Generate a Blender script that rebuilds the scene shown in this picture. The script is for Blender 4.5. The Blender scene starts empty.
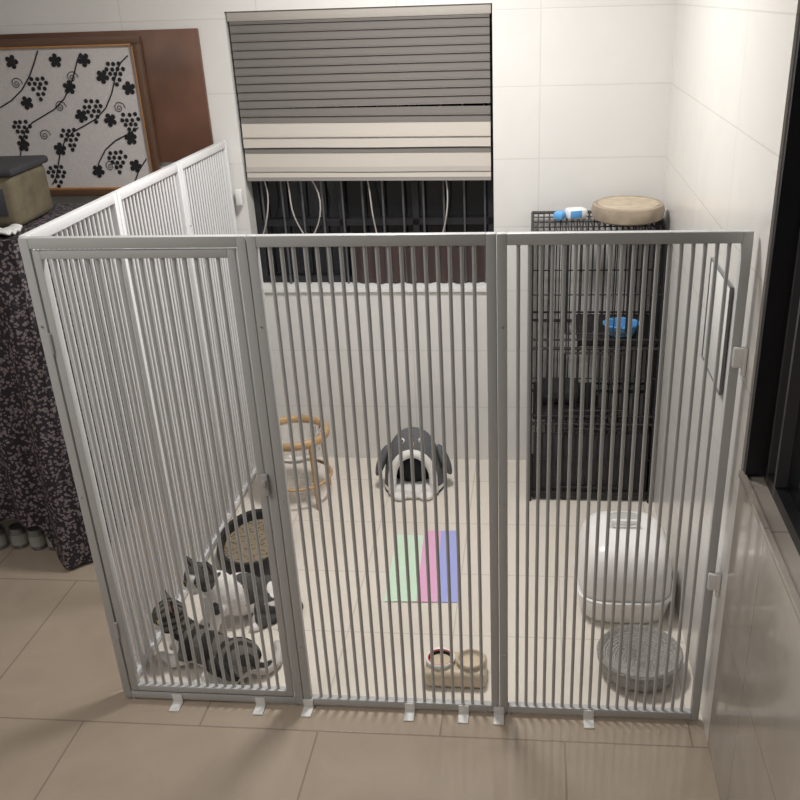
import bpy, bmesh, math, random
from mathutils import Vector, Matrix, noise
random.seed(7)
scene=bpy.context.scene
col=scene.collection
try:
    scene.view_settings.view_transform='Standard'
except Exception: pass

# ---------------------------------------------------------------- materials
def newmat(name):
    m=bpy.data.materials.new(name); m.use_nodes=True
    nt=m.node_tree; b=nt.nodes["Principled BSDF"]
    return m,nt,b
def mat(name,c,rough=.5,metal=0.,bump=0.,bscale=80.,var=0.,**kw):
    m,nt,b=newmat(name)
    b.inputs["Base Color"].default_value=(*c,1)
    b.inputs["Roughness"].default_value=rough
    b.inputs["Metallic"].default_value=metal
    for k,v in kw.items(): b.inputs[k.replace("_"," ")].default_value=v
    tc=nt.nodes.new("ShaderNodeTexCoord")
    n=nt.nodes.new("ShaderNodeTexNoise"); n.inputs["Scale"].default_value=bscale; n.inputs["Detail"].default_value=3
    nt.links.new(tc.outputs["Object"],n.inputs["Vector"])
    if bump>0:
        bp=nt.nodes.new("ShaderNodeBump"); bp.inputs["Strength"].default_value=bump; bp.inputs["Distance"].default_value=.004
        nt.links.new(n.outputs["Fac"],bp.inputs["Height"]); nt.links.new(bp.outputs["Normal"],b.inputs["Normal"])
    if var>0:
        r=nt.nodes.new("ShaderNodeValToRGB")
        r.color_ramp.elements[0].position=.3; r.color_ramp.elements[1].position=.7
        r.color_ramp.elements[0].color=(*[x*(1-var) for x in c],1)
        r.color_ramp.elements[1].color=(*[min(1,x*(1+var)) for x in c],1)
        nt.links.new(n.outputs["Fac"],r.inputs["Fac"]); nt.links.new(r.outputs["Color"],b.inputs["Base Color"])
    return m
def tilemat(name,c,seam,ax,w,h,rough,var=.03,ms=.004,off=(0,0),offset=0.,cloud=0.):
    m,nt,b=newmat(name)
    g=nt.nodes.new("ShaderNodeNewGeometry"); sp=nt.nodes.new("ShaderNodeSeparateXYZ"); cb=nt.nodes.new("ShaderNodeCombineXYZ")
    nt.links.new(g.outputs["Position"],sp.inputs[0])
    def addv(sock,o):
        a=nt.nodes.new("ShaderNodeMath"); a.operation='ADD'; a.inputs[1].default_value=o
        nt.links.new(sock,a.inputs[0]); return a.outputs[0]
    nt.links.new(addv(sp.outputs[ax[0]],off[0]),cb.inputs[0]); nt.links.new(addv(sp.outputs[ax[1]],off[1]),cb.inputs[1])
    br=nt.nodes.new("ShaderNodeTexBrick"); br.offset=offset; br.squash=1
    br.inputs["Scale"].default_value=1; br.inputs["Brick Width"].default_value=w; br.inputs["Row Height"].default_value=h
    br.inputs["Mortar Size"].default_value=ms; br.inputs["Mortar Smooth"].default_value=.3
    br.inputs["Color1"].default_value=(*c,1); br.inputs["Color2"].default_value=(*[x*(1-var) for x in c],1); br.inputs["Mortar"].default_value=(*seam,1)
    nt.links.new(cb.outputs[0],br.inputs["Vector"])
    n=nt.nodes.new("ShaderNodeTexNoise"); n.inputs["Scale"].default_value=3.5; n.inputs["Detail"].default_value=6; n.inputs["Distortion"].default_value=1.2
    nt.links.new(g.outputs["Position"],n.inputs["Vector"])
    mp=nt.nodes.new("ShaderNodeMapRange"); mp.inputs["To Min"].default_value=1-cloud; mp.inputs["To Max"].default_value=1+cloud
    nt.links.new(n.outputs["Fac"],mp.inputs["Value"])
    mx=nt.nodes.new("ShaderNodeVectorMath"); mx.operation='SCALE'
    nt.links.new(br.outputs["Color"],mx.inputs[0]); nt.links.new(mp.outputs[0],mx.inputs["Scale"])
    nt.links.new(mx.outputs[0],b.inputs["Base Color"])
    b.inputs["Roughness"].default_value=rough
    bp=nt.nodes.new("ShaderNodeBump"); bp.inputs["Strength"].default_value=.3; bp.inputs["Distance"].default_value=.002; bp.invert=True
    nt.links.new(br.outputs["Fac"],bp.inputs["Height"]); nt.links.new(bp.outputs["Normal"],b.inputs["Normal"])
    return m

M={}
M['paint']=mat("fence_paint_backlit",(.50,.505,.51),.38,bump=.05,bscale=300)  # front fence: backlit shade is put into this grayer colour
M['paint_lit']=mat("side_fence_paint_lit",(.76,.76,.78),.35)  # same fence product, lightened because the side run faces the light
M['white']=mat("white_plastic",(.82,.82,.81),.35)
M['ivory']=mat("litter_box_plastic",(.86,.85,.83),.3)
M['ltgray']=mat("light_gray_plastic",(.5,.5,.5),.4)
M['black']=mat("black_metal",(.010,.010,.012),.5)
M['blackp']=mat("black_plastic",(.012,.012,.014),.5)
M['steel']=mat("steel",(.7,.7,.7),.22,1.)
M['wood']=mat("light_wood",(.50,.32,.16),.45,var=.2,bscale=14)
M['palewood']=mat("pale_brown_wood",(.36,.29,.22),.5,var=.2,bscale=14)
M['tan']=mat("tan_feeder_body",(.62,.52,.38),.45,var=.08,bscale=14)
M['padtan']=mat("scratcher_pad",(.50,.42,.32),.8,var=.15,bscale=30)
M['board']=mat("brown_wood_board",(.13,.062,.04),.35,var=.25,bscale=5)
M['goldwood']=mat("gold_wood",(.42,.20,.07),.35,var=.1)
M['darkwood']=mat("dark_frame_wood",(.12,.065,.042),.4)
M['blue']=mat("blue_plastic",(.12,.38,.75),.35)
M['plushgray']=mat("gray_plush",(.13,.135,.145),.95,bump=1.,bscale=220,var=.25)
M['plushwhite']=mat("white_plush",(.8,.79,.77),.95,bump=.8,bscale=200)
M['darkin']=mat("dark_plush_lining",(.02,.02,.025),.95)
M['glassdark']=mat("dark_window_glass",(.008,.009,.012),.08)
M['mullion']=mat("window_aluminium",(.035,.035,.04),.35,.5)
M['mullion2']=mat("window_aluminium_gray",(.14,.14,.15),.35,.5)
M['ink']=mat("black_ink",(.012,.012,.015),.6)
M['canvas']=mat("canvas_cloth",(.60,.57,.57),.8,bump=.3,bscale=150,var=.06)
M['cream']=mat("cream_blind_fabric",(.56,.52,.47),.8)
M['cream2']=mat("gray_blind_fabric",(.40,.37,.34),.8)
M['blind']=mat("dark_blind_fabric",(.165,.152,.142),.8)
M['blind2']=mat("dark_blind_fabric_edge",(.22,.205,.19),.8)
M['cord']=mat("cord",(.45,.42,.4),.8)
M['redcurt']=mat("brown_curtain",(.055,.035,.033),.8)
M['paper_g']=mat("mat_green",(.64,.84,.66),.5); M['paper_p']=mat("mat_pink",(.82,.44,.66),.5); M['paper_b']=mat("mat_blue",(.40,.44,.84),.5)
M['olive']=mat("olive_box",(.15,.125,.08),.7,var=.3,bscale=12); M['darkgray']=mat("dark_gray",(.035,.035,.04),.7)
M['fabricw']=mat("white_cloth",(.7,.7,.7),.9,bump=.3)
M['can']=mat("can_metal",(.25,.26,.27),.3,.7); M['canlab']=mat("can_label",(.40,.40,.38),.5)
M['sheet']=mat("printed_sheet",(.78,.78,.76),.3)
M['sheetframe']=mat("notice_frame",(.14,.14,.15),.4)
M['red']=mat("red_plastic",(.6,.05,.03),.4)
M['ceil']=mat("ceiling_paint",(.82,.81,.79),.8)
M['wallp']=mat("wall_paint",(.74,.73,.71),.7)
M['lamp']=mat("lamp_diffuser",(.9,.9,.9),.5)
M['lamp'].node_tree.nodes["Principled BSDF"].inputs["Emission Color"].default_value=(1,.97,.92,1)
M['lamp'].node_tree.nodes["Principled BSDF"].inputs["Emission Strength"].default_value=2
M['graywoven']=mat("gray_woven",(.33,.32,.30),.7,bump=.8,bscale=160,var=.3)
M['clear']=mat("clear_acrylic",(.95,.93,.9),.06,Transmission_Weight=.85,IOR=1.2)
M['orange']=mat("orange_felt",(.8,.35,.05),.8)
M['eye']=mat("cat_eye",(.55,.5,.08),.1); M['nose']=mat("cat_nose",(.6,.25,.22),.5); M['pinkear']=mat("cat_inner_ear",(.5,.28,.25),.8)
M['tileback']=tilemat("white_wall_tile",(.77,.76,.74),(.68,.665,.64),(0,2),.6,.3,.25,off=(.4,0.007),cloud=.04,ms=.003)
M['tileright']=tilemat("white_wall_tile_right",(.77,.755,.725),(.65,.635,.605),(1,2),.6,.3,.2,off=(.2,0.007),cloud=.05,ms=.003)
M['marble']=tilemat("beige_marble_tile_shaded",(.42,.38,.335),(.29,.26,.23),(1,2),.6,.48,.10,off=(.4,0),cloud=.30)  # marbled wall tile; darker tan paints in the dimmer light outside the pen
M['floorin']=tilemat("ivory_floor_tile_lit",(.76,.705,.63),(.61,.56,.50),(0,1),.4,.4,.2,off=(.1,.0),cloud=.06,ms=.003)  # floor inside the pen, light from above painted in as a paler tile
M['floorout']=tilemat("tan_floor_tile_shaded",(.48,.395,.315),(.32,.26,.21),(0,1),.8,.8,.12,off=(.9,.12),cloud=.14,ms=.0035,offset=.5)  # same floor outside the pen, its shade painted in as darker tan
def leopard():
    m,nt,b=newmat("leopard_print_cloth")
    tc=nt.nodes.new("ShaderNodeTexCoord")
    v=nt.nodes.new("ShaderNodeTexVoronoi"); v.inputs["Scale"].default_value=68
    n=nt.nodes.new("ShaderNodeTexNoise"); n.inputs["Scale"].default_value=60
    mixv=nt.nodes.new("ShaderNodeVectorMath"); mixv.operation='MULTIPLY_ADD'; mixv.inputs[1].default_value=(.022,.022,.022)
    nt.links.new(tc.outputs["Object"],n.inputs["Vector"]); nt.links.new(n.outputs["Color"],mixv.inputs[0]); nt.links.new(tc.outputs["Object"],mixv.inputs[2])
    nt.links.new(mixv.outputs[0],v.inputs["Vector"])
    r=nt.nodes.new("ShaderNodeValToRGB"); cr=r.color_ramp
    cr.elements[0].position=.10; cr.elements[0].color=(.10,.08,.085,1)
    cr.elements[1].position=.50; cr.elements[1].color=(.020,.015,.022,1)
    q=cr.elements.new(.22); q.color=(.25,.21,.22,1); q=cr.elements.new(.34); q.color=(.21,.175,.185,1)
    nt.links.new(v.outputs["Distance"],r.inputs["Fac"]); nt.links.new(r.outputs["Color"],b.inputs["Base Color"])
    b.inputs["Roughness"].default_value=.8
    return m
M['leopard']=leopard()
def honey():
    m,nt,b=newmat("corrugated_cardboard")
    tc=nt.nodes.new("ShaderNodeTexCoord")
    v=nt.nodes.new("ShaderNodeTexVoronoi"); v.inputs["Scale"].default_value=70
    nt.links.new(tc.outputs["Object"],v.inputs["Vector"])
    r=nt.nodes.new("ShaderNodeValToRGB"); r.color_ramp.elements[0].position=.15; r.color_ramp.elements[0].color=(.05,.035,.02,1)
    r.color_ramp.elements[1].position=.5; r.color_ramp.elements[1].color=(.26,.21,.145,1)
    nt.links.new(v.outputs["Distance"],r.inputs["Fac"]); nt.links.new(r.outputs["Color"],b.inputs["Base Color"]); b.inputs["Roughness"].default_value=.9
    return m
M['honey']=honey()
def furmat():
    m,nt,b=newmat("cat_fur")
    a=nt.nodes.new("ShaderNodeAttribute"); a.attribute_name="Col"
    tc=nt.nodes.new("ShaderNodeTexCoord"); n=nt.nodes.new("ShaderNodeTexNoise"); n.inputs["Scale"].default_value=260; n.inputs["Detail"].default_value=2
    nt.links.new(tc.outputs["Object"],n.inputs["Vector"])
    mp=nt.nodes.new("ShaderNodeMapRange"); mp.inputs["To Min"].default_value=.75; mp.inputs["To Max"].default_value=1.25
    nt.links.new(n.outputs["Fac"],mp.inputs["Value"])
    s=nt.nodes.new("ShaderNodeVectorMath"); s.operation='SCALE'
    nt.links.new(a.outputs["Color"],s.inputs[0]); nt.links.new(mp.outputs[0],s.inputs["Scale"]); nt.links.new(s.outputs[0],b.inputs["Base Color"])
    bp=nt.nodes.new("ShaderNodeBump"); bp.inputs["Strength"].default_value=.7; bp.inputs["Distance"].default_value=.003
    nt.links.new(n.outputs["Fac"],bp.inputs["Height"]); nt.links.new(bp.outputs["Normal"],b.inputs["Normal"])
    b.inputs["Roughness"].default_value=.9
    return m
M['fur']=furmat()

# ---------------------------------------------------------------- geometry helpers
class MB:
    """mesh builder collecting many shapes in one mesh"""
    def __init__(s): s.bm=bmesh.new(); s.mats=[]
    def mi(s,m):
        if m not in s.mats: s.mats.append(m)
        return s.mats.index(m)
    def box(s,c,sz,m,bev=0.,rot=None,seg=2):
        t=bmesh.new(); bmesh.ops.create_cube(t,size=1)
        bmesh.ops.scale(t,vec=sz,verts=t.verts)
        if bev>0: bmesh.ops.bevel(t,geom=t.edges[:],offset=bev,segments=seg,profile=.5,affect='EDGES')
        s.merge(t,c,m,rot,smooth=bev>0)
    def merge(s,t,c,m,rot=None,smooth=True):
        mt=Matrix.Translation(c)
        if rot is not None: mt=mt@(rot if isinstance(rot,Matrix) else Matrix.Rotation(rot,4,'Z'))
        bmesh.ops.transform(t,matrix=mt,verts=t.verts)
        i=s.mi(m)
        vm={v:s.bm.verts.new(v.co) for v in t.verts}
        for f in t.faces:
            try:
                nf=s.bm.faces.new([vm[v] for v in f.verts]); nf.material_index=i; nf.smooth=smooth
            except ValueError: pass
        t.free()
    def cyl(s,p0,p1,r0,m,r1=None,seg=10,caps=True):
        p0=Vector(p0);p1=Vector(p1); d=p1-p0; L=d.length
        if r1 is None: r1=r0
        t=bmesh.new(); bmesh.ops.create_cone(t,cap_ends=caps,segments=seg,radius1=r0,radius2=r1,depth=L)
        q=Vector((0,0,1)).rotation_difference(d.normalized()).to_matrix().to_4x4()
        s.merge(t,(p0+p1)/2,m,q)
    def ell(s,c,r,m,rot=None,seg=20):
        t=bmesh.new(); bmesh.ops.create_uvsphere(t,u_segments=seg,v_segments=max(8,seg//2),radius=1)
        bmesh.ops.scale(t,vec=r,verts=t.verts); s.merge(t,c,m,rot)
    def lathe(s,prof,c,m,seg=40,sx=1,sy=1,rot=None,close=False):
        t=bmesh.new(); rings=[]
        for (r,z) in prof:
            if r<1e-6: rings.append([t.verts.new((0,0,z))])
            else: rings.append([t.verts.new((r*math.cos(2*math.pi*k/seg)*sx,r*math.sin(2*math.pi*k/seg)*sy,z)) for k in range(seg)])
        pr=list(zip(rings[:-1],rings[1:]))
        if close: pr.append((rings[-1],rings[0]))
        for a,b in pr:
            for k in range(seg):
                k2=(k+1)%seg
                if len(a)==1 and len(b)==1: continue
                if len(a)==1: t.faces.new((a[0],b[k2],b[k]))
                elif len(b)==1: t.faces.new((a[k],a[k2],b[0]))
                else: t.faces.new((a[k],a[k2],b[k2],b[k]))
        bmesh.ops.recalc_face_normals(t,faces=t.faces)
        s.merge(t,c,m,rot)
    def torus(s,c,R,r,m,seg=40,sx=1,sy=1,rot=None,sz=1):
        s.lathe([(R+r*math.cos(a),r*sz*math.sin(a)) for a in [2*math.pi*k/12 for k in range(12)]],c,m,seg,sx,sy,rot,close=True)
    def tube(s,pts,r,m,seg=8):
        pts=[Vector(p) for p in pts]
        for a,b in zip(pts[:-1],pts[1:]):
            if (b-a).length>1e-6: s.cyl(a,b,r,m,seg=seg)
        for p in pts[1:-1]: s.ell(p,(r,r,r),m,seg=8)
    def poly(s,pts,m):
        vs=[s.bm.verts.new(p) for p in pts]; f=s.bm.faces.new(vs); f.material_index=s.mi(m)
    def obj(s,name,parent=None,autosmooth=True):
        me=bpy.data.meshes.new(name); s.bm.to_mesh(me); s.bm.free()
        for m in s.mats: me.materials.append(M[m])
        o=bpy.data.objects.new(name,me); col.objects.link(o)
        if parent: o.parent=parent
        if autosmooth and hasattr(me,"set_sharp_from_angle"):
            me.set_sharp_from_angle(angle=math.radians(40))
        return o
def empty(name,loc=(0,0,0),rz=0):
    e=bpy.data.objects.new(name,None); e.empty_display_size=.05; e.location=loc; e.rotation_euler=(0,0,rz); col.objects.link(e); return e

W=1.933; D=1.817; XR=1.948; YB=1.835
# ---------------------------------------------------------------- room shell
b=MB()
def quad(b,x0,x1,y0,y1,z,m): b.poly([(x0,y0,z),(x1,y0,z),(x1,y1,z),(x0,y1,z)],m)
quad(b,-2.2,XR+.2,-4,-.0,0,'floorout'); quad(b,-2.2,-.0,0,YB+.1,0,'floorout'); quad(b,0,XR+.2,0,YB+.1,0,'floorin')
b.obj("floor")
b=MB(); b.box((-.1,-1.1,2.85),(4.6,6.2,.1),'ceil'); b.obj("ceiling")
wx0,wx1,wz0,wz1=.060,1.199,.905,2.12
b=MB(); T=.2
def bx(b,x0,x1,y0,y1,z0,z1,m,bev=0): b.box(((x0+x1)/2,(y0+y1)/2,(z0+z1)/2),(x1-x0,y1-y0,z1-z0),m,bev)
bx(b,-2.2,wx0,YB,YB+T,0,2.8,'tileback'); bx(b,wx1,XR+T,YB,YB+T,0,2.8,'tileback')
bx(b,wx0,wx1,YB,YB+T,0,wz0,'tileback'); bx(b,wx0,wx1,YB,YB+T,wz1,2.8,'tileback')
b.obj("wall_back")
b=MB()
bx(b,XR,XR+T,-.10,YB,0,2.8,'tileright'); bx(b,XR,XR+T,-4,-.10,0,.965,'marble'); bx(b,XR,XR+T,-4,-.10,2.5,2.8,'tileright')
bx(b,XR-.004,XR+.01,-4,-.1,.955,.975,'marble')
b.obj("wall_right")
b=MB(); bx(b,-2.4,-2.2,-4,YB+T,0,2.8,'wallp'); b.obj("wall_left")
b=MB(); bx(b,-2.4,XR+T,-4.2,-4,0,2.8,'wallp'); b.obj("wall_front")

# back window
e=empty("window_1")
b=MB(); yb=YB+.13
bx(b,wx0,wx1,yb,yb+.01,wz0,wz1,'glassdark'); b.obj("pane",e)
b=MB()
for x in (wx0+.015,(wx0+wx1)/2-.15,(wx0+wx1)/2+.2,wx1-.015): bx(b,x-.015,x+.015,yb-.03,yb,wz0,wz1,'mullion')
for z in (wz0+.02,wz1-.02,1.2): bx(b,wx0,wx1,yb-.03,yb-.001,z-.015,z+.015,'mullion')
for k in range(12):
    x=wx0+.05+k*.095; b.cyl((x,yb-.05,wz0),(x,yb-.05,wz1),.005,'mullion2',seg=6)
b.obj("frame",e)
b=MB(); bx(b,wx0,wx1,YB-.012,yb,wz0-.012,wz0+.004,'white'); b.obj("sill",e)
b=MB()
t=bmesh.new(); nx=60; g=[]
for j in range(9):
    row=[]
    for i in range(nx+1):
        x=wx0+.45+i*.66/nx; z=wz0+.01+j*.022
        row.append(t.verts.new((x,YB+.075+.012*math.sin(i*.9)+.006*math.sin(i*.37+j*.1),z)))
    g.append(row)
for j in range(8):
    for i in range(nx): t.faces.new((g[j][i],g[j][i+1],g[j+1][i+1],g[j+1][i]))
b.merge(t,(0,0,0),'redcurt'); b.obj("cafe_curtain",e)

# blind
e=empty("window_blind")
b=MB(); ybl=YB-.0
def strip(z0,z1,m,y=0.,rip=.0):
    t=bmesh.new(); n=40; lo=[];hi=[]
    for i in range(n+1):
        f=i/n; x=wx0+.012+f*(wx1-wx0-.024); dz=-.012*f if z0<1.7 else 0
        lo.append(t.verts.new((x,ybl+.014+y,z0+dz+rip*math.sin(f*9)))); hi.append(t.verts.new((x,ybl+.020+y,z1+dz+rip*math.sin(f*9+.4))))
    for i in range(n): t.faces.new((lo[i],lo[i+1],hi[i+1],hi[i]))
    b.merge(t,(0,0,0),m)
strip(1.655,1.668,'blind',.003)
z=1.665
while z<2.10:
    strip(z,z+.030,'blind',0); strip(z+.030,z+.034,'blind2',-.003); z+=.034
strip(1.56,1.665,'cream',-.004,.001); strip(1.605,1.609,'cream2',-.009); strip(1.535,1.56,'blind',0)
strip(1.425,1.535,'cream',-.004,.001); strip(1.455,1.475,'cream2',-.008,.001); strip(1.415,1.43,'blind2',-.01)
b.box(((wx0+wx1)/2,ybl+.03,2.10),(wx1-wx0-.01,.04,.04),'cream2',.004)
b.obj("blind_fabric",e)
b=MB()
for x0,s1,s2 in ((.14,.03,-.05),(.25,-.02,.06),(.36,.05,-.03),(.62,.0,.03),(.98,.02,-.03)):
    pts=[(x0+s1*math.sin(q/8*3)+s2*(q/8),ybl+.035+.01*math.sin(q),1.42-q*.035) for q in range(9)]
    b.tube(pts,.0035,'cord',6)
b.obj("pull_cords",e)

# right window
e=empty("window_2")
b=MB(); bx(b,XR+.085,XR+.09,-4,-.13,.97,2.5,'glassdark'); b.obj("pane",e)
b=MB()
bx(b,XR+.006,XR+.19,-.128,-.102,.976,2.498,'mullion')
for y0,y1,m_ in ((-.165,-.15,'mullion2'),(-.24,-.225,'mullion2'),(-.55,-.49,'mullion'),(-1.3,-1.2,'mullion'),(-2.5,-2.4,'mullion')): bx(b,XR+.055,XR+.085,y0,y1,.97,2.5,m_)
bx(b,XR+.055,XR+.0845,-4,-.13,.966,1.0,'mullion'); bx(b,XR+.055,XR+.0845,-4,-.13,2.46,2.5,'mullion')
b.obj("frame",e)

e=empty("ceiling_lamp",(.95,.75,2.8))
b=MB(); b.lathe([(0,-.05),(.14,-.045),(.19,-.02),(.2,0)],(0,0,0),'lamp'); b.obj("diffuser",e)

# ---------------------------------------------------------------- fence
FH=1.6
def panel(name,x0,x1,nb,gate=False,paint='paint',loc=(0,0,0),rz=0,fw=.026):
    e=empty(name,loc,rz)
    fr=MB(); d=.024; z0=.012
    bx(fr,x0,x0+fw,-d/2,d/2,z0,FH,paint,.002); bx(fr,x1-fw,x1,-d/2,d/2,z0,FH,paint,.002)
    bx(fr,x0+fw,x1-fw,-d/2,d/2,FH-.03,FH,paint,.002); bx(fr,x0+fw,x1-fw,-d/2,d/2,z0,z0+.026,paint,.002)
    for z in (.25,.8,1.35):
        fr.cyl((x0+fw/2,-d/2-.002,z),(x0+fw/2,-d/2+.002,z),.004,'steel',seg=8)
    for x in (x0+.03,x1-.03): fr.cyl((x,0,0),(x,0,z0+.002),.009,'ltgray',seg=10)
    fr.obj("outer_frame",e)
    a,c=x0+fw,x1-fw; zb,zt=z0+.026,FH-.03
    if gate:
        g=MB(); gp=.006; w=.022
        bx(g,a+gp,a+gp+w,-d/2,d/2,zb+gp,zt-gp,paint,.002); bx(g,c-gp-w,c-gp,-d/2,d/2,zb+gp,zt-gp,paint,.002)
        bx(g,a+gp+w,c-gp-w,-d/2,d/2,zt-gp-w,zt-gp,paint,.002); bx(g,a+gp+w,c-gp-w,-d/2,d/2,zb+gp,zb+gp+w,paint,.002)
        g.box((c-.004,-.02,.86),(.02,.014,.07),'ltgray',.003); g.box((c-.004,-.03,.87),(.012,.016,.02),'ltgray',.003)
        for z in (.3,1.3): g.cyl((a+.003,-.016,z-.03),(a+.003,-.016,z+.03),.006,'ltgray',seg=8)
        g.obj("gate_leaf_frame",e)
        a,c=a+gp+w,c-gp-w; zb+=gp+w-.001; zt-=gp+w-.001
    bs=MB()
    for k in range(nb):
        x=a+(c-a)*(k+1)/(nb+1)
        bs.cyl((x,0,zb-.002),(x,0,zt+.002),.0055,paint,seg=10,caps=False)
    bs.obj("bars",e)
    return e
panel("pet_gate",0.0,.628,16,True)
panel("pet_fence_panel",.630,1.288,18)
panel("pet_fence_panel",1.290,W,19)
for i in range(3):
    panel("side_fence_panel",.016+i*.6,.016+i*.6+.598,17,False,'paint_lit',rz=math.radians(90.25))
e=empty("fence_floor_bracket")
b=MB()
for x in (.19,.48,.645,.99,1.17,1.287,1.58):
    b.box((x,-.036,.003),(.034,.05,.005),'white',.0015); b.box((x,-.0145,.018),(.034,.004,.036),'white',.001)
b.obj("floor_brackets",e)
e=empty("fence_wall_clip")
b=MB()
for z in (1.27,.56): b.box((W-.005,-.024,z),(.034,.018,.055),'white',.004); b.box((XR-.006,-.024,z-.012),(.01,.02,.08),'white',.003)
b.box((.035,D-.012,1.35),(.03,.03,.07),'white',.004)
b.obj("clips",e)

# ---------------------------------------------------------------- wire cat cage
e=empty("wire_cat_cage")
cx0,cx1,cy0,cy1,cz=1.375,1.925,1.42,1.80,1.265
b=MB(); r=.0030
def rect(z,rr=.005):
    for p,q in (((cx0,cy0),(cx1,cy0)),((cx1,cy0),(cx1,cy1)),((cx1,cy1),(cx0,cy1)),((cx0,cy1),(cx0,cy0))): b.cyl((*p,z),(*q,z),rr,'black',seg=6)
for z,rr in ((.05,.005),(.22,.003),(.40,.007),(.44,.005),(.62,.003),(.76,.007),(.80,.005),(1.0,.003),(cz,.007)): rect(z,rr)
n=22
for i in range(n+1):
    x=cx0+(cx1-cx0)*i/n; rr=.008 if i in(0,n) else r
    for y in (cy0,cy1):
        b.cyl((x,y,.0 if i in(0,n) else .05),(x,y,cz),rr,'black',seg=6)
    b.cyl((x,cy0,cz),(x,cy1,cz),r,'black',seg=6)
for i in range(1,14):
    y=cy0+(cy1-cy0)*i/14
    for x in (cx0,cx1): b.cyl((x,y,.05),(x,y,cz),r,'black',seg=6)
for i in (1,2,3): b.cyl((cx0,cy0+(cy1-cy0)*i/4,cz),(cx1,cy0+(cy1-cy0)*i/4,cz),r,'black',seg=6)
for za,zb_ in ((.08,.38),(.47,.74),(.83,1.22)):
    for (p,q) in (((1.52,za),(1.52,zb_)),((1.78,za),(1.78,zb_)),((1.52,za),(1.78,za)),((1.52,zb_),(1.78,zb_))):
        b.cyl((p[0],cy0-.006,p[1]),(q[0],cy0-.006,q[1]),.0045,'black',seg=6)
    b.box((1.79,cy0-.012,(za+zb_)/2),(.03,.01,.02),'black',.002)
b.obj("wire_grid",e)
b=MB()
b.box(((cx0+cx1)/2,(cy0+cy1)/2,.035),(cx1-cx0-.01,cy1-cy0-.01,.05),'blackp',.008)
b.box((cx0+.16,(cy0+cy1)/2,.43),(.30,cy1-cy0-.02,.03),'blackp',.004)
b.box((cx1-.18,(cy0+cy1)/2,.78),(.34,cy1-cy0-.02,.03),'blackp',.004)
b.box(((cx0+cx1)/2,cy0+.01,.205),(cx1-cx0-.03,.006,.29),'darkgray',.002)
b.obj("trays",e)
b=MB(); b.lathe([(0,.003),(.05,.003),(.065,.05),(.075,.052),(.07,.055),(.06,.05),(.048,.01),(0,.01)],(1.765,1.50,.797),'blue',sx=1.1); b.obj("blue_bowl",e)
b=MB(); b.box((1.62,1.62,.12),(.36,.24,.12),'darkgray',.04); b.box((1.50,1.62,.48),(.2,.2,.07),'darkgray',.03); b.obj("bedding",e)

e=empty("round_wooden_scratcher")
b=MB(); b.lathe([(0,.0),(.12,0),(.158,.014),(.165,.045),(.158,.070),(.145,.074),(.136,.067),(0,.060)],(1.775,1.60,cz+.008),'palewood',sx=.93)
b.lathe([(0,.064),(.06,.067),(.136,.071)],(1.775,1.60,cz+.008),'padtan',sx=.93)
b.obj("bowl_body",e)
e=empty("treat_package")
b=MB(); b.box((1.56,1.64,cz+.03),(.09,.07,.045),'white',.015,.3); b.box((1.49,1.62,cz+.026),(.045,.06,.035),'blue',.012,-.3); b.box((1.56,1.605,cz+.032),(.05,.006,.03),'blue',.002,.3)
b.obj("wrapped_packs",e)

e=empty("framed_notice")
b=MB(); xx=XR-.007
b.box((xx,.375,1.225),(.006,.31,.32),'sheet',.001)
for y in (.215,.535): b.box((xx-.001,y,1.225),(.009,.006,.33),'sheetframe',.001)
for z in (1.062,1.388): b.box((xx-.001,.375,z),(.009,.32,.006),'sheetframe',.001)
b.obj("frame",e)

# ---------------------------------------------------------------- litter box
e=empty("hooded_litter_box",(1.740,.672,0)); e.scale=(1.03,1.03,1.03)
def superloft(b,secs,m,p=4.,seg=48,cap0=True,cap1=True):
    t=bmesh.new(); rings=[]
    for (a,bb,z,cy) in secs:
        ring=[]
        for k in range(seg):
            th=2*math.pi*k/seg; c_,s_=math.cos(th),math.sin(th)
            ring.append(t.verts.new((a*math.copysign(abs(c_)**(2/p),c_),cy+bb*math.copysign(abs(s_)**(2/p),s_),z)))
        rings.append(ring)
    for A,B in zip(rings[:-1],rings[1:]):
        for k in range(seg): t.faces.new((A[k],A[(k+1)%seg],B[(k+1)%seg],B[k]))
    if cap0: t.faces.new(rings[0][::-1])
    if cap1: t.faces.new(rings[-1])
    bmesh.ops.recalc_face_normals(t,faces=t.faces)
    b.merge(t,(0,0,0),m)
b=MB()
superloft(b,[(.145,.165,.0,0),(.158,.178,.015,0),(.172,.192,.09,0),(.180,.200,.10,0),(.180,.200,.108,0),(.168,.188,.112,0)],'ivory')
b.obj("tray",e)
b=MB()
superloft(b,[(.168,.188,.108,0),(.170,.190,.12,0),(.166,.186,.20,0),(.155,.172,.255,.004),(.135,.150,.285,.008),(.105,.118,.302,.012),(.05,.06,.308,.014)],'ivory')
b.obj("hood",e)
b=MB()
superloft(b,[(.06,.045,.300,.06),(.062,.047,.312,.06),(.055,.04,.316,.06)],'ltgray',p=2.5)
b.tube([(-.05,.0,.300),(-.045,0,.335),(.045,0,.335),(.05,0,.300)],.008,'white')
superloft(b,[(.172,.192,.109,0),(.1725,.1925,.115,0)],'ltgray',cap0=False,cap1=False)
b.obj("handle",e)

# ---------------------------------------------------------------- round gray scratch bowl
e=empty("round_scratch_bowl",(1.765,.235,0)); e.scale=(1.04,1.04,1.12)
b=MB()
prof=[(0,0),(.105,0),(.128,.02),(.140,.06),(.142,.075),(.136,.082),(.128,.076)]
for k in range(14):
    rr=.124-.0088*k; zz=.066-.030*(1-(rr/.124)**2)
    prof+= [(rr,zz+.003),(rr-.0044,zz-.002)]
prof.append((0,.034))
b.lathe(prof,(0,0,0),'graywoven'); b.obj("bowl",e)

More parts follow.
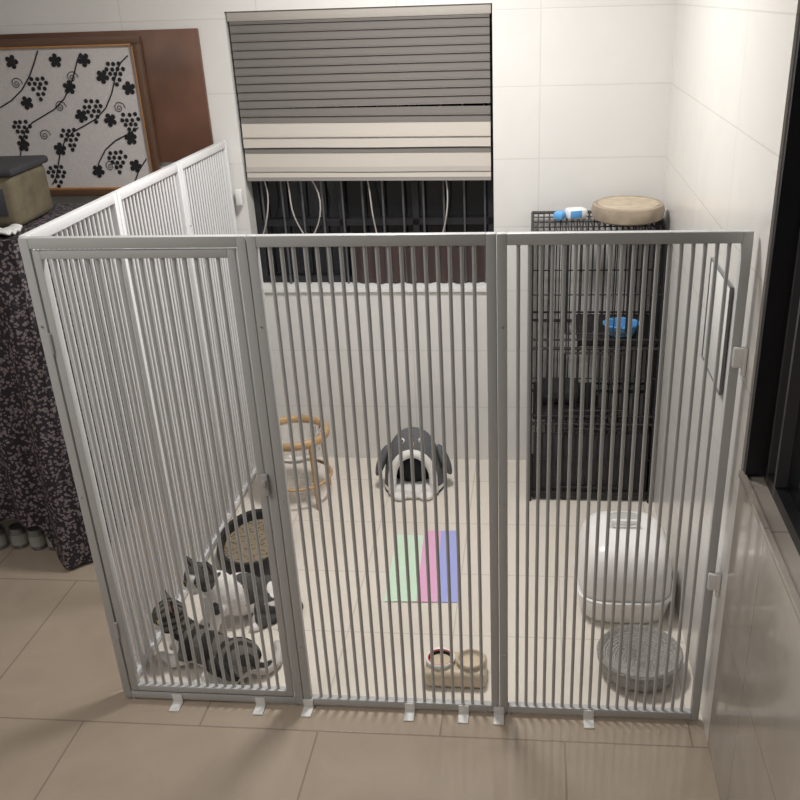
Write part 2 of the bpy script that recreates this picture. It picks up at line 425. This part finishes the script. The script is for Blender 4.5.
# ---------------------------------------------------------------- double feeder
e=empty("double_pet_feeder",(1.13,.165,0))
b=MB(); b.box((0,0,.036),(.215,.13,.070),'tan',.022,seg=4); b.obj("base",e)
b=MB()
for x,m_ in ((-.053,'white'),(.053,'tan')):
    b.lathe([(.0,.062),(.036,.062),(.044,.088),(.049,.090),(.052,.086),(.046,.06)],(x,0,0),m_)
b.lathe([(0,.066),(.0370,.066),(.042,.082)],(-.053,0,0),'blackp'); b.torus((-.053,0,.086),.042,.002,'red')
b.lathe([(0,.066),(.037,.066),(.0405,.078)],(.053,0,0),'steel')
b.obj("bowls",e)

# ---------------------------------------------------------------- play mat
e=empty("striped_play_mat")
b=MB()
P=[Vector((.81,.59,0)),Vector((1.10,.60,0)),Vector((1.06,1.13,0)),Vector((.79,1.12,0))]
def lerp(a,b_,t): return a+(b_-a)*t
for f0,f1,m_,y1 in ((0,.44,'paper_g',.93),(.44,.72,'paper_p',1.),(.72,1,'paper_b',1.)):
    t=bmesh.new(); N=8; lo=[];hi=[]
    for j in range(N+1):
        v=j/N*y1
        for lst,f in ((lo,f0),(hi,f1)):
            p=lerp(lerp(P[0],P[1],f),lerp(P[3],P[2],f),v); p.z=.005+.0015*math.sin(v*9+f*5)
            lst.append(t.verts.new(p))
    for j in range(N): t.faces.new((lo[j],hi[j],hi[j+1],lo[j+1]))
    ex=bmesh.ops.extrude_face_region(t,geom=t.faces[:]); bmesh.ops.translate(t,vec=(0,0,-.0025),verts=[v for v in ex['geom'] if isinstance(v,bmesh.types.BMVert)])
    bmesh.ops.recalc_face_normals(t,faces=t.faces)
    b.merge(t,(0,0,0),m_,smooth=False)
b.obj("mat",e)

# ---------------------------------------------------------------- penguin cave bed
e=empty("plush_cave_bed",(.815,1.55,0),math.radians(4))
b=MB()
t=bmesh.new(); seg=48; rings=[]
NZ=18
for j in range(NZ+1):
    ph=j/NZ*math.pi/2
    rr=math.cos(ph)**.75; z=.30*math.sin(ph)
    ring=[]
    for k in range(seg):
        th=2*math.pi*k/seg
        ring.append(t.verts.new((.145*rr*math.cos(th),.145*rr*math.sin(th),z)))
    rings.append(ring)
for j in range(NZ):
    for k in range(seg):
        A,B=rings[j],rings[j+1]; q=(A[k],A[(k+1)%seg],B[(k+1)%seg],B[k])
        c=sum((v.co for v in q),Vector())/4
        if c.y<0 and (c.x/.100)**2+(max(0,c.z-.08)/.145)**2<1: continue
        try: t.faces.new(q)
        except ValueError: pass
b.merge(t,(0,0,0),'plushgray'); o=b.obj("dome_shell",e)
md=o.modifiers.new("w",'WELD'); md=o.modifiers.new("s",'SOLIDIFY'); md.thickness=.014; md.offset=-1
b=MB()
pts=[]
for k in range(25):
    a=math.pi*k/24; x=.098*math.cos(a); z=.08+.148*math.sin(a)
    s_=min(1,z/.30); rr=math.cos(math.asin(s_))**.75; y=-math.sqrt(max(0,(.145*rr)**2-x*x))
    pts.append((x,y-.004,z))
pts=[(.100,pts[0][1],.02)]+pts+[(-.100,pts[-1][1],.02)]
b.tube(pts,.020,'plushwhite',10)
b.obj("opening_trim",e)
b=MB(); b.lathe([(0,0),(.13,0),(.146,.02),(.135,.05),(.10,.055),(0,.040)],(0,-.008,0),'plushwhite'); b.obj("cushion",e)
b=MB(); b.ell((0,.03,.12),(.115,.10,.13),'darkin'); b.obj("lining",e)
b=MB()
for s_ in (-1,1):
    b.ell((s_*.150,-.02,.15),(.022,.045,.085),'plushgray',Matrix.Rotation(s_*-.35,4,'Y'))
    b.ell((s_*.045,-.066,.275),(.014,.01,.014),'plushwhite'); b.ell((s_*.045,-.074,.277),(.006,.005,.007),'blackp')
    b.ell((s_*.06,-.14,.018),(.035,.03,.018),'plushwhite')
b.cyl((0,-.075,.262),(0,-.112,.252),.014,'orange',.003)
b.obj("penguin_features",e)

# ---------------------------------------------------------------- wooden stand with clear bowl
e=empty("wooden_cat_bed_stand",(.275,1.42,0))
b=MB(); R=.155; Z=.34
b.torus((0,0,Z),R,.015,'wood',sz=1.3)
for k in range(4):
    a=math.radians(45+90*k)
    b.cyl((math.cos(a)*R*.98,math.sin(a)*R*.98,Z),(math.cos(a)*R*1.08,math.sin(a)*R*1.08,0),.014,'wood',.011)
b.torus((0,0,.12),R*1.02,.008,'wood')
b.obj("ring_and_legs",e)
b=MB(); b.lathe([(.143,Z+.012),(.148,Z+.014),(.142,Z-.02),(.12,Z-.08),(.075,Z-.125),(0,Z-.14),(0,Z-.136),(.073,Z-.121),(.116,Z-.078),(.138,Z-.02)],(0,0,0),'clear'); b.obj("clear_bowl",e)
b=MB(); b.lathe([(0,Z-.128),(.06,Z-.118),(.09,Z-.095),(.07,Z-.085),(0,Z-.10)],(0,0,0),'plushwhite'); b.obj("cushion",e)

# ---------------------------------------------------------------- dark oval scratcher bed
e=empty("oval_scratcher_bed",(.20,.92,0),math.radians(8))
b=MB()
prof=[(0,0),(.92,0),(1.0,.015),(1.03,.06),(.97,.09),(.88,.085),(.82,.05),(0,.045)]
b.lathe(prof,(0,0,0),'blackp',sx=.155,sy=.235); b.obj("rim",e)
b=MB(); b.lathe([(0,.062),(.5,.058),(.83,.054),(.84,.046)],(0,0,0),'honey',sx=.155,sy=.235); b.obj("cardboard_pad",e)

# ---------------------------------------------------------------- cats
def cat(name,loc,rz,scale,colfn,head_at=(.150,0,.165),head_yaw=0.,head_pitch=0.,tail=None,sit=0.):
    e=empty(name,loc,rz); e.scale=(scale,)*3
    t=MB(); m='fur'
    def cap(p,r0,q,r1):
        p=Vector(p);q=Vector(q); t.cyl(p,q,r0,m,r1,seg=16); t.ell(p,(r0,)*3,m,seg=16); t.ell(q,(r1,)*3,m,seg=16)
    s1=sit
    t.ell((.080,0,.078+.05*s1),(.060,.054,.068+.02*s1),m); t.ell((.01,0,.070+.03*s1),(.090,.057,.064+.015*s1),m,Matrix.Rotation(-.5*s1,4,'Y')); t.ell((-.080,0,.066),(.072,.068,.064),m)
    hc=Vector(head_at)
    cap((.095,0,.10+.06*s1),.046,hc+Vector((-.012,0,-.025)),.036)
    HM=Matrix.Translation(hc)@Matrix.Rotation(head_yaw,4,'Z')@Matrix.Rotation(head_pitch,4,'Y')
    def hp(p): return HM@Vector(p)
    HR=HM.to_3x3().to_4x4()
    def hell(p,r): t.ell(hp(p),r,m,HR)
    hell((.010,0,.010),(.052,.055,.046)); hell((.050,0,-.010),(.020,.024,.016)); hell((.052,0,-.020),(.013,.016,.010))
    hell((.048,0,.008),(.014,.010,.012))
    for s_ in (-1,1): hell((.026,s_*.034,-.010),(.026,.024,.022))
    for s_ in (-1,1):
        a=[hp((.014,s_*.010,.046)),hp((.004,s_*.056,.026)),hp((.006,s_*.046,.088))]
        bk=[hp((-.014,s_*.014,.046)),hp((-.018,s_*.052,.028)),hp((-.002,s_*.045,.085))]
        tt=bmesh.new(); va=[tt.verts.new(p) for p in a]; vb=[tt.verts.new(p) for p in bk]
        tt.faces.new(va); tt.faces.new(vb[::-1])
        for i in range(3): tt.faces.new((va[i],vb[i],vb[(i+1)%3],va[(i+1)%3]))
        bmesh.ops.recalc_face_normals(tt,faces=tt.faces)
        t.merge(tt,(0,0,0),m)
    for s_ in (-1,1):
        if s1>.5:
            cap((.095,s_*.034,.10),.028,(.118,s_*.034,.045),.019); cap((.118,s_*.034,.045),.018,(.122,s_*.032,.018),.015)
            t.ell((.134,s_*.032,.013),(.023,.017,.013),m)
        else:
            cap((.09,s_*.038,.055),.030,(.135,s_*.048,.022),.021); cap((.135,s_*.048,.022),.019,(.185,s_*.036,.016),.015)
            t.ell((.195,s_*.035,.014),(.023,.018,.014),m)
        t.ell((-.070,s_*.054,.052),(.064,.030,.050),m)
        cap((-.020,s_*.070,.028),.022,(-.072,s_*.080,.018),.016); cap((-.072,s_*.080,.016),.015,(-.015,s_*.088,.014),.014)
        t.ell((-.002,s_*.088,.013),(.024,.017,.013),m)
    tl=tail or [(-.13,0,.05),(-.165,.03,.03),(-.165,.07,.02),(-.13,.11,.018),(-.08,.13,.018)]
    n=len(tl)
    for i in range(n-1): cap(tl[i],.021-.008*i/n,tl[i+1],.021-.008*(i+1)/n)
    tmp=t.obj("tmp_body",None,autosmooth=False)
    md=tmp.modifiers.new("r",'REMESH'); md.mode='VOXEL'; md.voxel_size=.0035
    md=tmp.modifiers.new("sm",'SMOOTH'); md.iterations=4; md.factor=.6
    dg=bpy.context.evaluated_depsgraph_get(); me=bpy.data.meshes.new_from_object(tmp.evaluated_get(dg))
    bpy.data.objects.remove(tmp)
    me.materials.clear(); me.materials.append(M['fur'])
    ca=me.color_attributes.new("Col",'FLOAT_COLOR','POINT')
    inv=HM.inverted()
    for v in me.vertices:
        h=inv@v.co
        ishead=((h.x-.015)/.075)**2+(h.y/.075)**2+((h.z-.02)/.09)**2<1 and h.z>-.034
        ca.data[v.index].color=(*colfn(v.co,h if ishead else None),1)
    for p in me.polygons: p.use_smooth=True
    o=bpy.data.objects.new("body",me); col.objects.link(o); o.parent=e
    f=MB()
    for s_ in (-1,1):
        f.ell(hp((.0500,s_*.0225,.014)),(.0085,.0095,.0095),'eye',HR,seg=14); f.ell(hp((.0570,s_*.0240,.0145)),(.0028,.0036,.0068),'blackp',HR,seg=10)
        tt=bmesh.new(); tt.faces.new([tt.verts.new(hp(p)) for p in ((.0155,s_*.020,.048),(.0085,s_*.046,.038),(.0085,s_*.043,.072))]); f.merge(tt,(0,0,0),'pinkear')
        for q in (-1,0,1): f.cyl(hp((.062,s_*.012,-.008)),hp((.066,s_*.060,-.010+q*.012)),.0005,'white',seg=4)
    f.ell(hp((.0690,0,-.004)),(.004,.006,.0035),'nose',HR,seg=10)
    for s_ in (-1,1): f.cyl(hp((.0680,0,-.013)),hp((.0630,s_*.010,-.019)),.0012,'blackp',seg=6)
    f.obj("face",e)
    return e
WH=(.80,.78,.76)
def tabby(p,h):
    n_=noise.noise(p*14)
    base=(.13,.12,.11); dark=(.025,.023,.022)
    if h is not None:
        if h.x>.040 and abs(h.y)<.026 and h.z<.002: return WH
        if abs(h.y)<.007 and h.x>.03: return base
        s=math.sin(h.y*330); return dark if (s>.2 and h.z>.018) or (abs(h.y)>.035 and math.sin(h.z*280)>.3) else base
    if p.z<.050+.014*n_: return WH if p.x>-.03 else (.5,.48,.45)
    if p.x>.10 and p.z<.11: return WH
    s=math.sin(p.x*120+6*noise.noise(p*9)+abs(p.y)*40)
    return dark if s>-.05 else base
def bicolor(p,h):
    g=(.07,.068,.068); n_=noise.noise(p*11+Vector((3,1,5)))
    if h is not None:
        if abs(h.y)>.014+max(0,.6*(.022-h.z)) and h.z>-.012: return g
        if h.z>.045: return g
        return WH
    if p.x<-.125: return g
    if p.z>.085 and p.x<.03 and n_>-.12: return g
    if n_>.30: return g
    return WH
cat("tabby_cat",(.272,.165,0),math.radians(160),1.13,tabby,head_yaw=math.radians(60),head_pitch=.05,tail=[(-.13,0,.05),(-.165,-.03,.03),(-.17,-.08,.02),(-.15,-.13,.018),(-.12,-.16,.018)])
cat("gray_and_white_cat",(.29,.47,0),math.radians(215),1.12,bicolor,head_at=(.125,0,.215),head_yaw=math.radians(35),head_pitch=.2,sit=1.)

# ---------------------------------------------------------------- draped shelf
e=empty("cloth_draped_shelf")
sx0,sx1,sy0,sy1,sz=-1.55,-.49,.78,1.42,1.40
b=MB()
for x in (sx0+.04,sx1-.04):
    for y in (sy0+.05,sy1-.04): b.cyl((x,y,0),(x,y,sz-.02),.014,'mullion2')
for z in (.3,.85): b.box(((sx0+sx1)/2,(sy0+sy1)/2,z),(sx1-sx0-.08,sy1-sy0-.1,.02),'mullion2',.003)
b.box(((sx0+sx1)/2,(sy0+sy1)/2,sz-.012),(sx1-sx0-.02,sy1-sy0-.02,.02),'board',.003)
b.obj("rack",e)
t=bmesh.new()
path=[];N1=90;N2=50
for i in range(N1+1): path.append((sx0+(sx1-sx0)*i/N1,sy0,0,-1))
for i in range(1,N2+1): path.append((sx1,sy0+(sy1-sy0)*i/N2,1,0))
NV=40; grid=[]
for i,(x,y,nx_,ny_) in enumerate(path):
    colv=[]
    hem=.02
    if x<-.62: hem=.02+.20*min(1,(-.62-x)/.05)+.01*math.sin(x*20)
    for j in range(NV+1):
        f=j/NV; z=sz-(sz-hem)*f
        am=.026*f**.6
        d=am*math.sin(i*.55+.6*math.sin(i*.13))+.01*f*math.sin(i*.21+f*3)
        d+=.012
        colv.append(t.verts.new((x+nx_*d,y+ny_*d,z+.004 if j==0 else z)))
    grid.append(colv)
for i in range(len(grid)-1):
    for j in range(NV): t.faces.new((grid[i][j],grid[i][j+1],grid[i+1][j+1],grid[i+1][j]))
b=MB(); b.merge(t,(0,0,0),'leopard')
b.box(((sx0+sx1)/2,(sy0+sy1)/2,sz+.002),(sx1-sx0+.024,sy1-sy0+.02,.006),'leopard')
b.obj("leopard_cloth",e)
e=empty("storage_box",(-.765,1.10,sz+.006),math.radians(4))
b=MB(); b.box((0,0,.10),(.42,.32,.20),'olive',.03,seg=4); b.box((0,0,.208),(.44,.34,.03),'darkgray',.012); b.box((.02,-.162,.10),(.3,.006,.10),'darkgray',.002); b.obj("box",e)
e=empty("folded_white_cloth")
t=bmesh.new(); g=[]
for i in range(25):
    row=[]
    for j in range(13):
        x=-.76+.25*i/24; y=.79+.11*j/12
        row.append(t.verts.new((x,y,sz+.016+.02*abs(noise.noise(Vector((x*12,y*12,1))))+.012*math.sin(j*.8+i*.2)**2)))
    g.append(row)
for i in range(24):
    for j in range(12): t.faces.new((g[i][j],g[i+1][j],g[i+1][j+1],g[i][j+1]))
b=MB(); b.merge(t,(0,0,0),'fabricw'); o=b.obj("cloth",e); md=o.modifiers.new("s",'SOLIDIFY'); md.thickness=.008; md.offset=-1
e=empty("food_can_row")
b=MB()
for x in (-1.06,-.97,-.88,-.79,-.71):
    y=.93+.01*math.sin(x*40); b.lathe([(0,0),(.034,0),(.036,.004),(.036,.095),(.034,.1),(.031,.096),(0,.096)],(x,y,0),'can',seg=20)
    b.lathe([(.0365,.02),(.0365,.07)],(x,y,0),'canlab',seg=20)
b.obj("cans",e)

# ---------------------------------------------------------------- grapevine picture and board
e=empty("wood_panel_board")
b=MB(); b.box((-.95,YB-.012,1.785),(1.78,.02,.55),'board',.003); b.obj("board",e)
e=empty("grapevine_painting")
px0,px1,pz0,pz1=-1.6,-.34,1.40,2.01; yp=YB-.055
b=MB()
b.box(((px0+px1)/2,yp+.008,(pz0+pz1)/2),(px1-px0,.012,pz1-pz0),'canvas')
b.obj("canvas",e)
b=MB(); fwid=.03
for (x0,x1,z0,z1) in ((px0-fwid,px1+fwid,pz1,pz1+fwid),(px0-fwid,px1+fwid,pz0-fwid,pz0),(px0-fwid,px0,pz0,pz1),(px1,px1+fwid,pz0,pz1)):
    bx(b,x0,x1,yp-.012,yp+.018,z0,z1,'darkwood',.003)
for (x0,x1,z0,z1) in ((px0,px1,pz1-.008,pz1),(px0,px1,pz0,pz0+.008),(px0,px0+.008,pz0,pz1),(px1-.008,px1,pz0,pz1)):
    bx(b,x0,x1,yp-.010,yp+.004,z0,z1,'goldwood',.001)
b.obj("frame",e)
b=MB()
def disc(x,z,r,dy=0):
    b.poly([(x+r*math.cos(2*math.pi*k/12),yp-.0005+dy,z+r*math.sin(2*math.pi*k/12)) for k in range(12)],'ink')
def leaf(x,z,s_,a):
    pts=[]
    for k in range(40):
        th=2*math.pi*k/40; rr=s_*(.55+.45*abs(math.cos(2.5*th))**.6)
        pts.append((x+rr*math.cos(th+a),yp-.0008,z+rr*math.sin(th+a)))
    b.poly(pts,'ink')
def cluster(x,z,s_=1.):
    for r_,row in enumerate((3,4,3,2,1)):
        for k in range(row): disc(x+(k-(row-1)/2)*.023*s_+random.uniform(-.003,.003),z-r_*.019*s_+random.uniform(-.003,.003),.0085*s_,-.0001*r_)
def vine(pts,w=.0022):
    for (a,c) in zip(pts[:-1],pts[1:]):
        if max(a[0],c[0])>px1-.015 or max(a[1],c[1])>pz1-.015 or min(a[1],c[1])<pz0+.015: continue
        d=Vector((c[0]-a[0],c[1]-a[1]))
        if d.length<1e-6: continue
        nrm=Vector((-d.y,d.x)).normalized()*w
        b.poly([(a[0]+nrm.x,yp-.0012,a[1]+nrm.y),(a[0]-nrm.x,yp-.0012,a[1]-nrm.y),(c[0]-nrm.x,yp-.0012,c[1]-nrm.y),(c[0]+nrm.x,yp-.0012,c[1]+nrm.y)],'ink')
for (x,z) in ((-.80,1.88),(-.57,1.78),(-.44,1.93),(-.70,1.66),(-.92,1.70),(-.50,1.56),(-.80,1.50),(-.41,1.72),(-1.1,1.85),(-1.2,1.6),(-1.4,1.8)): cluster(x,z,1.1)
for (x,z,a) in ((-.70,1.95,.3),(-.50,1.88,1.),(-.63,1.72,2.),(-.87,1.78,.7),(-.90,1.95,0),(-.42,1.62,.4),(-.76,1.58,1.5),(-.57,1.95,.9),(-.93,1.60,.2),(-.60,1.48,1.),(-1.0,1.93,1.),(-1.25,1.8,0.),(-.39,1.83,.4),(-.50,1.70,2.),(-.66,1.84,0.2),(-.42,1.50,1.2)): leaf(x,z,.030,a)
for k in range(5):
    x0=-1.3+.22*k
    vine([(x0+.04*q+.03*math.sin(q*.7+k),1.43+.042*q+.018*math.cos(q*1.0+k)) for q in range(14)],.0028)
for (x,z) in ((-.64,1.88),(-.82,1.64),(-.45,1.75),(-.54,1.50),(-.9,1.86),(-.72,1.76)):
    vine([(x+.03*math.exp(-q*.09)*math.cos(q*.6),z+.03*math.exp(-q*.09)*math.sin(q*.6)) for q in range(22)],.0016)
b.obj("grapevine_motif",e)

# ---------------------------------------------------------------- lights
def area(name,loc,size,energy,colr,rot=(0,0,0)):
    l=bpy.data.lights.new(name,'AREA'); l.shape='DISK'; l.size=size; l.energy=energy; l.color=colr
    o=bpy.data.objects.new(name,l); o.location=loc; o.rotation_euler=rot; col.objects.link(o)
area("ceiling_light",(.95,.75,2.72),.4,39,(1,.975,.94))
area("room_fill_light",(-.3,-1.4,2.75),1.2,25,(1,.965,.92))  # added fill without a fixture, lifts the room in front of the pen
w=bpy.data.worlds.new("w"); scene.world=w; w.use_nodes=True
w.node_tree.nodes["Background"].inputs[0].default_value=(.5,.55,.65,1); w.node_tree.nodes["Background"].inputs[1].default_value=.2

# ---------------------------------------------------------------- camera
yaw,pitch,roll=-.1046,.4471,-.03385
fwv=Vector((math.sin(yaw)*math.cos(pitch),math.cos(yaw)*math.cos(pitch),-math.sin(pitch)))
r0=Vector((math.cos(yaw),-math.sin(yaw),0)); u0=r0.cross(fwv)
r_=r0*math.cos(roll)+u0*math.sin(roll); u_=-r0*math.sin(roll)+u0*math.cos(roll)
cam=bpy.data.cameras.new("camera"); cam.lens=916.9/800*36; cam.sensor_width=36
cam.shift_x=-46.86/800; cam.shift_y=35.28/800; cam.clip_start=.02
co=bpy.data.objects.new("camera",cam); col.objects.link(co)
mw=Matrix.Identity(4)
for i,v in enumerate((r_,u_,-fwv)):
    for j in range(3): mw[j][i]=v[j]
mw.translation=Vector((1.39,-2.351,2.154)); co.matrix_world=mw
scene.camera=co
